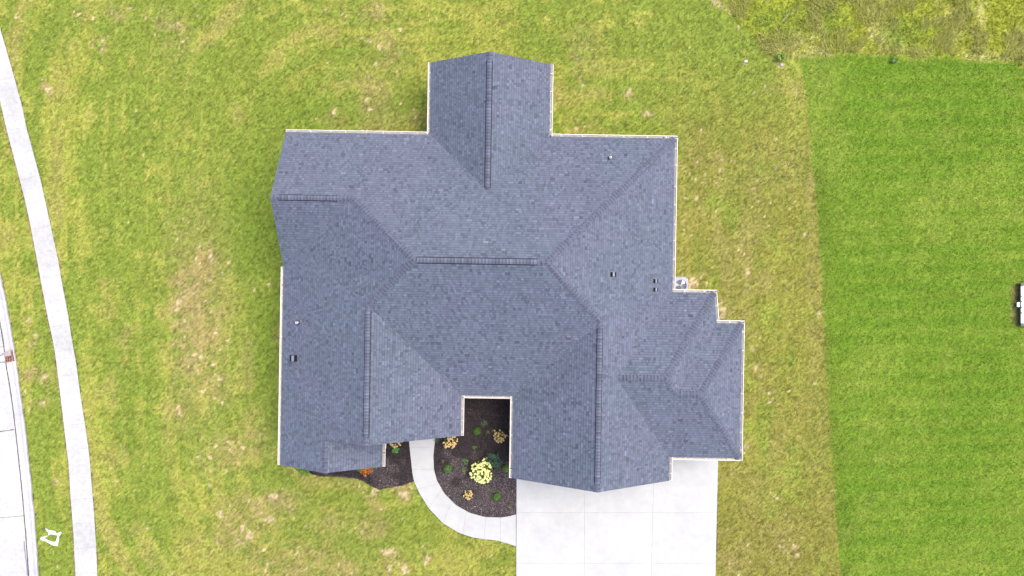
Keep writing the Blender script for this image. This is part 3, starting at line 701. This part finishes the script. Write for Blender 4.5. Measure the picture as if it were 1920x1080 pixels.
# gutters ---------------------------------------------------------
GW=.145
def gutter(p,q,out,hang=0.95,outlets=(),spout=None):
    p=Vector((*p,ZE)); q=Vector((*q,ZE)); d=(q-p).normalized(); o=Vector((*out,0)); up=Vector((0,0,1)); L=(q-p).length
    prof_out=[(.004,-.015),(.004,-.125),(.095,-.125),(.118,-.09),(.125,-.055),(GW,-.035),(GW,-.012)]
    prof_in=[(GW-.024,-.012),(GW-.024,-.03),(GW-.032,-.05),(.105,-.085),(.088,-.115),(.012,-.115),(.012,-.015)]
    m=MB(); mi=MB()
    S=lambda b,pr:[b+o*a+up*z for a,z in pr]
    pr=prof_out+prof_in; a0,a1=S(p,pr),S(q,pr); n=len(pr)
    for i in range(n-1 if False else n):
        k=(i+1)%n; m.face([a0[i],a0[k],a1[k],a1[i]])
    for b,sg in ((p,1),(q,-1)):
        e=d*(.006*sg); c=S(b,prof_out+[(.0045,-.015)]); c2=[v+e for v in c]; m.face(c); m.face(c2[::-1])
        m.face([c[0],c[-2],c2[-2],c2[0]])
    g=m.build('gutter',M_gutter,house)
    tr=[(GW-.026,-.022),(.108,-.083),(.090,-.113),(.014,-.113),(.014,-.03)]; b0,b1=S(p+d*.02,tr),S(q-d*.02,tr)
    for i in range(4): mi.face([b0[i],b0[i+1],b1[i+1],b1[i]])
    mi.build('trough',M_gutter_in,g)
    nh=max(1,int(L/hang)); 
    mh=MB(); 
    x=o*.075; hv=[-.014,.014]
    V=[]
    for aa in (.012,GW-.028):
        for s in hv:
            for z in (-.016,-.026): V.append(o*aa+d*s+up*z)
    mh.mesh(V,[(0,2,6,4),(1,5,7,3),(0,4,5,1),(2,3,7,6),(0,1,3,2),(4,6,7,5)]); hm=mh.to_mesh('hanger')
    for i in range(nh):
        t=(i+.5)/nh*L+random.uniform(-.12,.12); link('hanger',hm,M_gutter,g,p+d*t)
    for t in outlets:
        mo=MB(); c=p+d*t+o*.055+up*(-.110); mo.tube(c,c+up*.004,.042,n=10); mo.build('outlet',M_dark,g)
    return g
gutter((uW,vN),(nL-GW-.003,vN),(0,1),.95,(.55,))
gutter((nL,nEnd),(nL,8.06),(-1,0),.95,(3.85,)); gutter((nR,nEnd),(nR,8.06),(1,0),.9,(3.85,))
gutter((nR+GW+.003,vN),(uE+GW,vN),(0,1),1.05,(6.05,))
gutter((uE,vN),(uE,-.07+GW+.003),(1,0),.95)
gutter((uE,-.07),(c1[0]+GW,-.07),(0,1),1.1,(1.95,))
ex=Vector((c2[0]-c1[0],c2[1]-c1[1])).normalized()
gutter((c1[0]+.002,c1[1]),(c2[0]-.014,c2[1]+GW+.003),(-ex.y,ex.x) if -ex.y>0 else (ex.y,-ex.x),.75)
gutter((c2[0],c2[1]),(c3[0]+GW,c3[1]),(0,1),1.2)
gutter((c3[0],c3[1]),(c4[0],c4[1]-GW),(1,0),.95,(6.6,))
gutter((c4[0],c4[1]),(uE+GW+.003,vHS),(0,-1),.95,(.2,))
gutter((uE,vHS),(uE,gEnd),(1,0),.6)
gutter((uW,vWs),(uW,sEnd),(-1,0),1.0,(1.0,))
gutter((uSE,-8.3),(uSE,sEnd),(1,0),3.0,(.75,))
gutter((uWE,-5.62),(uWE,wEnd),(1,0),.6,(.35,))
gutter((uWE+GW+.003,vA),(uGW-GW-.003,vA),(0,-1),.6)
gutter((uGW,vA-.0),(uGW,gEnd),(-1,0),.85,(3.95,))

# roof penetrations -----------------------------------------------
def on_plane(px,py,k,h=0):
    n=PN[k]; d=n.dot(Vector(PL[k][0])); z=4.
    for _ in range(12):
        x,y,_z=W(px,py,z); u,v=to_house(x,y); z=(d-n.x*u-n.y*v)/n.z+h
    return Vector((u,v,z-h))
def pipe(px,py,k,label):
    c=on_plane(px,py,k); n=PN[k]; g=bpy.data.objects.new('vent_pipe',None)
    m=MB(); m.tube(c-Vector((0,0,.05)),c+Vector((0,0,.34)),.055,n=14,cap=False); m.tube(c+Vector((0,0,.34)),c+Vector((0,0,.341)),.055,.043,n=14,cap=False); m.tube(c+Vector((0,0,.341)),c+Vector((0,0,.20)),.043,n=14,cap=False)
    o=m.build('vent_pipe',M_pvc,roof); 
    m=MB(); m.tube(c+n*.012,c+n*.03,.13,.10,n=14); m.tube(c+n*.03,c+Vector((0,0,.14)),.085,.058,n=14); m.build('pipe_boot',M_black,roof)
pipe(1143.5,297,'north',''); pipe(559.5,604.5,'west','')
def vent_box(px,py,k,s,h):
    n=PN[k]; c=on_plane(px,py,k,h*.7); up=Vector((0,0,1)); B=Vector((-n.x*n.z,-n.y*n.z,1-n.z*n.z)).normalized(); A=B.cross(n).normalized()
    m=MB()
    def q(a,b,z): return c+A*a+B*b+n*z
    # flange, dark sides, grey sloped hood
    V=[q(-s*.75,-s*.7,.016),q(s*.75,-s*.7,.016),q(s*.75,s*.8,.016),q(-s*.75,s*.8,.016)]
    m.face(V); m.build('vent_flange',M_lead,roof)
    m=MB(); V=[q(-s*.5,-s*.60,.018),q(s*.5,-s*.60,.018),q(s*.5,s*.6,.018),q(-s*.5,s*.6,.018),q(-s*.5,-s*.66,h),q(s*.5,-s*.66,h),q(s*.5,s*.52,h*.9),q(-s*.5,s*.52,h*.9)]
    m.mesh(V,[(0,1,5,4),(1,2,6,5),(2,3,7,6),(3,0,4,7),(4,5,6,7)]); m.build('roof_vent',M_ventblk,roof)
    m=MB(); V=[q(-s*.46,-s*.26,h+.002),q(s*.46,-s*.26,h+.002),q(s*.46,s*.22,h*.94+.004),q(-s*.46,s*.22,h*.94+.004)]; V+= [v+n*.012 for v in V]
    m.mesh(V,[(4,5,6,7),(0,1,5,4),(1,2,6,5),(2,3,7,6),(3,0,4,7)],(.15,.155,.185)); m.build('vent_hood',M_cap,roof)
vent_box(1148.5,514.5,'east',.235,.11); vent_box(1228.5,527,'east',.215,.10); vent_box(1228.5,543,'east',.215,.10); vent_box(551.5,672,'west',.33,.13)

# ------------------------------------------------------------------ air conditioner
acx,acy,_=W(1276.8,535.2,.85)
ac=thing('air_conditioner','pale grey air conditioner with round fan grille in corner of roof gutters','air conditioner',(acx,acy,0),PHI)
m=MB(); m.box(-.52,.48,-.47,.50,-.03,.06,(.30,.29,.28)); m.build('pad',M_conc,ac)
S2=.41
def rrect(s,r,n=5):
    out=[]
    for cx,cy,a0 in ((s-r,s-r,0),(-s+r,s-r,90),(-s+r,-s+r,180),(s-r,-s+r,270)):
        for i in range(n): a=R(a0+90*i/(n-1)); out.append((cx+r*math.cos(a),cy+r*math.sin(a)))
    return out
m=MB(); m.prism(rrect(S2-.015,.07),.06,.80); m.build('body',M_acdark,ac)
lou=MB(); lou.prism(rrect(S2,.08),0,.02); lme=lou.to_mesh('louvre')
for i in range(14): link('louvre',lme,M_ac,ac,(0,0,.10+.05*i))
# top plate with round opening
m=MB(); n=40; circ=[(.335*math.cos(2*math.pi*i/n),.335*math.sin(2*math.pi*i/n)) for i in range(n)]
def sq(a):
    c,s=math.cos(a),math.sin(a); k=(S2+.005)/max(abs(c),abs(s)); x,y=c*k,s*k
    return (x*.97,y*.97) if abs(abs(c)-abs(s))<.12 else (x,y)
outr=[sq(2*math.pi*i/n) for i in range(n)]
for i in range(n):
    k=(i+1)%n
    m.face([(*circ[i],.85),(*outr[i],.84),(*outr[k],.84),(*circ[k],.85)]); m.face([(*outr[i],.84),(*outr[i],.79),(*outr[k],.79),(*outr[k],.84)]); m.face([(*circ[i],.85),(*circ[k],.85),(*circ[k],.78),(*circ[i],.78)])
m.build('top_panel',M_ac,ac)
for k in range(3):
    a0=k*2*math.pi/3+.9; m=MB()
    pts=[(.07,a0-.25),(.31,a0-.42),(.32,a0+.1),(.30,a0+.42),(.07,a0+.25)]
    top=[(r*math.cos(a),r*math.sin(a),.815+.05*(a-a0)) for r,a in pts]; m.mesh(top+[(x,y,z-.006) for x,y,z in top],[(0,1,2,3,4),(9,8,7,6,5)]+[(i,(i+1)%5,5+(i+1)%5,5+i) for i in range(5)]); m.build('fan_blade',M_pvc if k==0 else M_acblade,ac)
m=MB(); m.tube((0,0,.80),(0,0,.845),.075,n=18); m.build('fan_motor',M_ac,ac)
def wire_ring(r,name):
    m=MB(); n=36
    for i in range(n):
        a,b=2*math.pi*i/n,2*math.pi*(i+1)/n; m.tube((r*math.cos(a),r*math.sin(a),.862),(r*math.cos(b),r*math.sin(b),.862),.004,n=4,cap=False)
    m.build(name,M_ac,ac)
for r in (.12,.19,.26,.325): wire_ring(r,'grille_ring')
for k in range(8):
    m=MB(); a=k*math.pi/4+.05; m.tube((.05*math.cos(a),.05*math.sin(a),.866),(.335*math.cos(a),.335*math.sin(a),.862),.009 if k%2 else .006,n=5); m.build('grille_spoke',M_ac,ac)
m=MB(); m.box(-.44,.24,.435,.50,.28,.74); m.build('service_box',M_ac,ac)

# ------------------------------------------------------------------ mulch beds
def poly_sheet(name,P,z):
    bm=bmesh.new(); vs=[bm.verts.new((*W(*p)[:2],z)) for p in P]; bm.faces.new(vs); bmesh.ops.triangulate(bm,faces=bm.faces[:])
    bmesh.ops.recalc_face_normals(bm,faces=bm.faces[:])
    me=bpy.data.meshes.new(name); bm.to_mesh(me); bm.free()
    if sum(p.normal.z for p in me.polygons)<0: me.flip_normals()
    tag(link(name,me,M_mulchbed),kind='structure')
poly_sheet('mulch_bed',BED_W,.016); poly_sheet('mulch_bed',BED_E,.016)
def chips(P,n,name,label):
    xs=[p[0] for p in P]; ys=[p[1] for p in P]
    px=RNG.uniform(min(xs),max(xs),n); py=RNG.uniform(min(ys),max(ys),n); k=inside(px,py,P)&~inside(px,py,P_HOUSE); px,py=px[k],py[k]; n=len(px)
    x=(px-960)/32; y=(540-py)/32; a=RNG.random(n)*6.283; L=RNG.uniform(.018,.05,n); Wd=RNG.uniform(.006,.014,n); z=.02+RNG.random(n)*.025; tl=RNG.normal(0,.012,n)
    ca,sa=np.cos(a),np.sin(a)
    p0=np.c_[x-ca*L,y-sa*L,z-tl]; p1=np.c_[x+ca*L,y+sa*L,z+tl]; p2=np.c_[x-sa*Wd,y+ca*Wd,z+.006]; p3=np.c_[x+sa*Wd,y-ca*Wd,z-.004]
    V=np.stack([p0,p3,p2, p1,p2,p3, p0,p2,p3],1).reshape(-1,3)
    V=np.stack([p0,p3,p2,p3,p1,p2],1).reshape(-1,3)
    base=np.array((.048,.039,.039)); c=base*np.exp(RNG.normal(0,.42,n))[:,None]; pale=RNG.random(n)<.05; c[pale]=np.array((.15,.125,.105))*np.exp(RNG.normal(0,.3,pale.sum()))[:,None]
    dry=fbm(px,py,28,3,14); c*= (.55+.95*sst(.40,.66,dry+.0045*(py-880)))[:,None]  # random dry patches; courtyard shade is also put into the chip colour
    tag(link(name,fast_mesh(name,V,3,np.repeat(c,2,0)),M_mulch),label,'mulch',kind='stuff')
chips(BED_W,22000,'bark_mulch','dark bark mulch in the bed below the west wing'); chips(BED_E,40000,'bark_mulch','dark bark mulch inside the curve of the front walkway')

# ------------------------------------------------------------------ plants
def leaf_cloud(m,c,r,h,n,ls,cols,squash=1.0,shell=.55,up=.5):
    """leaf sized folded faces through a dome"""
    for _ in range(n):
        while True:
            d=Vector((random.gauss(0,1),random.gauss(0,1),abs(random.gauss(0,1)))); 
            if d.length>.01: break
        d.normalize(); q=shell+(1-shell)*random.random()**.6
        p=Vector((c[0]+d.x*r*q,c[1]+d.y*r*q,c[2]+d.z*h*q))
        nn=(Vector((d.x,d.y,d.z+up))+Vector((random.gauss(0,.45),random.gauss(0,.45),random.gauss(0,.3)))).normalized()
        a=nn.orthogonal().normalized(); a=(Matrix.Rotation(random.random()*6.28,3,nn)@a); b=nn.cross(a); l=ls*random.uniform(.6,1.3); wv=l*.32
        cl=random.choice(cols); f=random.uniform(.75,1.25); cl=tuple(x*f for x in cl)
        m.face([p-a*l*.5,p-b*wv,p+a*l*.6-nn*l*.1],cl); m.face([p-a*l*.5,p+a*l*.6-nn*l*.1,p+b*wv],cl)
GR=[(.030,.075,.008),(.042,.095,.010),(.055,.115,.014)]
def bloom_mesh(r,cols,seed):
    rnd=random.Random(seed); bm=bmesh.new(); bmesh.ops.create_icosphere(bm,subdivisions=2,radius=r)
    for v in bm.verts: v.co*=rnd.uniform(.78,1.15); v.co.z*=.95
    me=bpy.data.meshes.new('bloom'); bm.to_mesh(me); bm.free()
    at=me.attributes.new('tint','FLOAT_COLOR','FACE')
    for i in range(len(me.polygons)):
        c=rnd.choice(cols); f=rnd.uniform(.85,1.12); at.data[i].color=(c[0]*f,c[1]*f,c[2]*f,1)
    return me
def hydrangea(px,py,r,h,nb,br,cols,leafc,label,nleaf=260):
    x,y,_=W(px,py,h*.7)
    t=thing('hydrangea',label,'hydrangea',(x,y,.02),0,'hydrangeas in bloom')
    m=MB(); leaf_cloud(m,(0,0,0),r*.92,h*.85,nleaf,.11,leafc,shell=.35); m.build('foliage',M_leaf,t)
    m=MB()
    for k in range(7):
        a=k*.9; m.tube((0,0,0),(math.cos(a)*r*.55,math.sin(a)*r*.55,h*.6),.012,.006,n=5,col=(.06,.045,.025))
    m.build('stems',M_leaf,t)
    ms=[bloom_mesh(br,cols,s) for s in range(4)]
    pts=[]; tries=0
    while len(pts)<nb and tries<6000:
        tries+=1; a=random.random()*6.283; q=math.sqrt(random.random())*(1+.1*math.sin(3*a+px))
        p=Vector((math.cos(a)*q*r,math.sin(a)*q*r,h*math.sqrt(max(.05,1-.8*q*q))*random.uniform(.85,1.06)))
        if all((p-s).length>br*1.35 for s in pts): pts.append(p)
    for p in pts:
        o=link('bloom',random.choice(ms),M_bloom,t,p); s=random.uniform(.75,1.2); o.scale=(s,s,s); o.rotation_euler=(random.random(),random.random(),random.random()*6)
CREAM=[(.55,.55,.22),(.60,.59,.30),(.44,.48,.12)]; PEACH=[(.44,.30,.12),(.50,.36,.18),(.38,.24,.09)]
hydrangea(903,886,.68,.95,78,.07,CREAM,[(.19,.22,.012),(.23,.25,.02),(.11,.17,.01)],'large cream and lime hydrangea, biggest flowering shrub in the mulch bed',300)
hydrangea(842.5,829,.42,.62,46,.055,PEACH,GR,'peach hydrangea at the tip of the roof corner beside the walkway',160)
hydrangea(937,818.5,.38,.60,36,.052,PEACH,GR,'peach hydrangea in shade against the garage gutter',150)
hydrangea(877.3,928.5,.28,.50,30,.045,PEACH,GR,'smallest peach hydrangea standing below the big cream shrub',110)
hydrangea(741,826,.42,.50,40,.05,PEACH,GR,'peach hydrangea half hidden under the roof edge left of the walkway',160)
def boxwood(px,py,r,h,label,cols=GR,squx=1.0):
    x,y,_=W(px,py,h*.6); t=thing('round_shrub',label,'shrub',(x,y,.02),0,'small round green shrubs in the mulch')
    m=MB(); leaf_cloud(m,(0,0,r*.1),r,h,750,.05,cols,shell=.72,up=.2); m.build('foliage',M_leaf,t)
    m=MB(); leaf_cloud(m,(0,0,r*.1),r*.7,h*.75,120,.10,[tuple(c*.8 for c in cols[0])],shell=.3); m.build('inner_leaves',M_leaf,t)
    m=MB(); m.tube((0,0,0),(0,0,h*.5),.02,.012,n=6,col=(.05,.04,.025)); m.build('stem',M_leaf,t)
boxwood(893.5,809,.25,.36,'round dark green shrub in the inner courtyard part of the bed',[(.022,.068,.006),(.032,.082,.007),(.044,.10,.010)])
boxwood(838.5,880.5,.25,.36,'shaggy green shrub close to the inner edge of walkway',[(.030,.07,.012),(.042,.095,.014),(.065,.13,.02)])
boxwood(948,879.5,.22,.32,'bright green shrub touching the garage gutter end',[(.045,.105,.006),(.06,.12,.01),(.075,.135,.012)])
boxwood(931,932,.25,.36,'neat green shrub nearest the driveway in the mulch',[(.030,.085,.006),(.045,.11,.009),(.055,.125,.012)])
# blue green shrub of many arms
def arm_shrub(px,py,r,h,label,cols,arms,nl,name='leafy_shrub',grp=None,cat='shrub',ls=.10,ang=(0,6.283)):
    x,y,_=W(px,py,h*.5); t=thing(name,label,cat,(x,y,.02),0,grp); m=MB(); st=MB()
    for k in range(arms):
        a=ang[0]+(ang[1]-ang[0])*(k+random.uniform(-.3,.3))/arms; q=random.uniform(.55,1.0); e=Vector((math.cos(a)*r*q,math.sin(a)*r*q,h*random.uniform(.5,1)))
        st.tube((0,0,0),e,.010,.004,n=5,col=(.05,.055,.03))
        for i in range(nl):
            f=.25+.75*(i+random.random())/nl; p=e*f; p.z=e.z*f**.7
            leaf_cloud(m,p,.07+.05*r,.05,3,ls,cols,shell=.2)
    m.build('foliage',M_leaf,t); st.build('stems',M_leaf,t)
arm_shrub(923,864,.62,.62,'blue green leafy shrub just behind the large cream hydrangea',[(.038,.075,.042),(.05,.09,.048),(.030,.060,.040)],17,9)
WG=[(.075,.12,.028),(.06,.11,.022),(.09,.13,.03)]
wg='weeds and seedlings in the mulch'
arm_shrub(908,793.5,.22,.2,'pale green feathery plant deepest in the courtyard bed',[(.06,.085,.028),(.075,.10,.035)],9,4,'seedling',wg,'plant',.06)
arm_shrub(915,810,.16,.12,'yellowish seedling right of the dark round courtyard shrub',[(.06,.075,.025),(.08,.09,.03)],6,3,'seedling',wg,'plant',.05)
arm_shrub(924.5,808,.12,.1,'tiny yellow green seedling left of the shaded peach hydrangea',[(.06,.08,.02)],5,3,'seedling',wg,'plant',.05)
arm_shrub(890,838.5,.12,.12,'tiny bright green seedling alone at middle of the bed',[(.085,.15,.025),(.07,.13,.02)],6,3,'seedling',wg,'plant',.06)
arm_shrub(872.5,865,.22,.2,'green seedling with split leaves left of the cream hydrangea',[(.045,.105,.02),(.06,.13,.03)],7,4,'seedling',wg,'plant',.07)
arm_shrub(871,880,.20,.16,'yellow green spiky seedling below the split leaf seedling',[(.085,.13,.03),(.07,.11,.025)],6,4,'seedling',wg,'plant',.06)
arm_shrub(847,871,.18,.14,'thin yellowish sprig above the shaggy shrub by the walkway',[(.09,.095,.035)],5,3,'seedling',wg,'plant',.05)
arm_shrub(830,865,.15,.1,'faint sprig at the walkway edge of the bed',[(.08,.09,.035)],4,3,'seedling',wg,'plant',.05)
arm_shrub(915,915,.14,.1,'yellow green sprig below the big cream hydrangea',[(.095,.11,.03)],5,3,'seedling',wg,'plant',.05)
arm_shrub(957,951,.18,.12,'pale sprig by the lower corner of the driveway',[(.10,.11,.045)],7,3,'seedling',wg,'plant',.05)
arm_shrub(868,934,.14,.12,'small green tuft left of the smallest peach hydrangea',[(.04,.085,.02)],5,3,'seedling',wg,'plant',.06)
arm_shrub(741,843,.22,.2,'broad green leafy plant below the half hidden hydrangea',[(.04,.13,.025),(.055,.15,.03)],8,5,'leafy_plant',None,'plant',.11)
arm_shrub(818,826,.15,.12,'green tuft at the top right edge of walkway under the eave',[(.05,.09,.02)],5,3,'seedling',wg,'plant',.06)
arm_shrub(687,879,.45,.5,'rust orange plant poking out below the small gable',[(.34,.10,.012),(.40,.13,.015),(.27,.07,.010)],18,7,'orange_plant',None,'plant',.09)
arm_shrub(675.5,880,.22,.25,'green leafy sprout beside the rust orange plant',[(.05,.11,.025),(.06,.13,.03)],7,4,'leafy_plant',None,'plant',.09)
arm_shrub(704,876,.13,.15,'tiny yellow green sprout right of the rust orange plant',[(.08,.13,.03)],5,3,'seedling',None,'plant',.06)
arm_shrub(571,878,.48,.4,'bright lime green plant under the left slope of the small gable',[(.075,.15,.010),(.09,.17,.015)],16,6,'leafy_plant',None,'plant',.1)
arm_shrub(1464,106,.28,.40,'leafy weed at the corner where lawn, meadow and mown grass meet','' or [(.10,.17,.016),(.12,.19,.02)],10,5,'weed',None,'weed',.12)
arm_shrub(1677,112,.24,.25,'green weed tuft between the meadow and the mown lawn',[(.08,.14,.025),(.09,.15,.025)],9,5,'weed',None,'weed',.12)

# small loose things
def rock(px,py,r,label,name='stone',h=.5):
    bm=bmesh.new(); bmesh.ops.create_icosphere(bm,subdivisions=2,radius=1); rn=random.Random(int(px))
    for v in bm.verts: v.co=Vector((v.co.x*r*rn.uniform(.8,1.2),v.co.y*r*.75*rn.uniform(.8,1.2),v.co.z*r*h*rn.uniform(.85,1.1)))
    me=bpy.data.meshes.new(name); bm.to_mesh(me); bm.free(); tag(link(name,me,M_stone,None,(*W(px,py)[:2],r*h*.5)),label,'stone')
rock(1398,115.5,.12,'pale stone lying alone on the lawn left of the weed corner'); rock(1465.5,121.5,.14,'pale stone at the foot of the corner weed')
m=MB(); a=Vector((*W(1463.7,43.7)[:2],.25)); b=Vector((*W(1475,27.5)[:2],.5)); m.tube(a,b,.018,.010,n=6); m.tube(a+(b-a)*.55,a+(b-a)*.75+Vector((.12,.0,.05)),.010,.005,n=5)
tag(m.build('dead_stick',M_stone),'thin bleached stick lying in the meadow grass','stick')

# covered frame at the edge of the neighbour's lawn
X0,Y1,_=W(1913,531,.27); _,Y0,_=W(1913,611.5,.27)
fr=thing('covered_frame','low white topped frame with black edge clips on the mown lawn','frame',((X0+2),(Y0+Y1)/2,0))
hy=(Y1-Y0)/2
m=MB()
for i in range(16):
    y0=-hy+.09+(2*hy-.18)*i/16; y1=-hy+.09+(2*hy-.18)*(i+1)/16; ym=(y0+y1)/2
    m.face([(-1.94,y0,.24),(1.94,y0,.24),(1.94,ym,.265),(-1.94,ym,.265)]); m.face([(-1.94,ym,.265),(1.94,ym,.265),(1.94,y1,.24),(-1.94,y1,.24)])
m.build('cover_sheet',M_sheet,fr)
for bx in ((-2,2,hy-.07,hy),(-2,2,-hy,-hy+.07)):
    m=MB(); m.box(bx[0],bx[1],bx[2],bx[3],.19,.29); m.build('frame_rail',M_black,fr)
for bx in ((-2,-1.965),(1.965,2)):
    m=MB(); m.box(bx[0],bx[1],-hy+.07,hy-.07,.19,.275); m.build('frame_rail',M_black,fr)
cm=MB(); cm.box(-.05,.05,-.035,.035,0,.03); cme=cm.to_mesh('clip')
for y in (.48,.18,-.16,-.48): link('clip',cme,M_black,fr,(-1.95,y,.272))
cm=MB(); cm.box(-.09,.09,-.09,.09,0,.04); cme=cm.to_mesh('corner_cap')
for x in (-1.92,1.92):
    for y in (-hy+.08,hy-.08): link('corner_cap',cme,M_black,fr,(x,y,.292))
lm=MB(); lm.box(-.04,.04,-.04,.04,0,.19); lme=lm.to_mesh('leg')
for x in (-1.95,1.95):
    for y in (-hy+.05,hy-.05): link('leg',lme,M_rust,fr,(x,y,0))
m=MB(); m.prism([(-2.14,-.10),(-2.09,-.14),(-2.02,-.14),(-2.02,.14),(-2.09,.14),(-2.14,.10)],.16,.24); m.build('handle',M_pvc,fr)
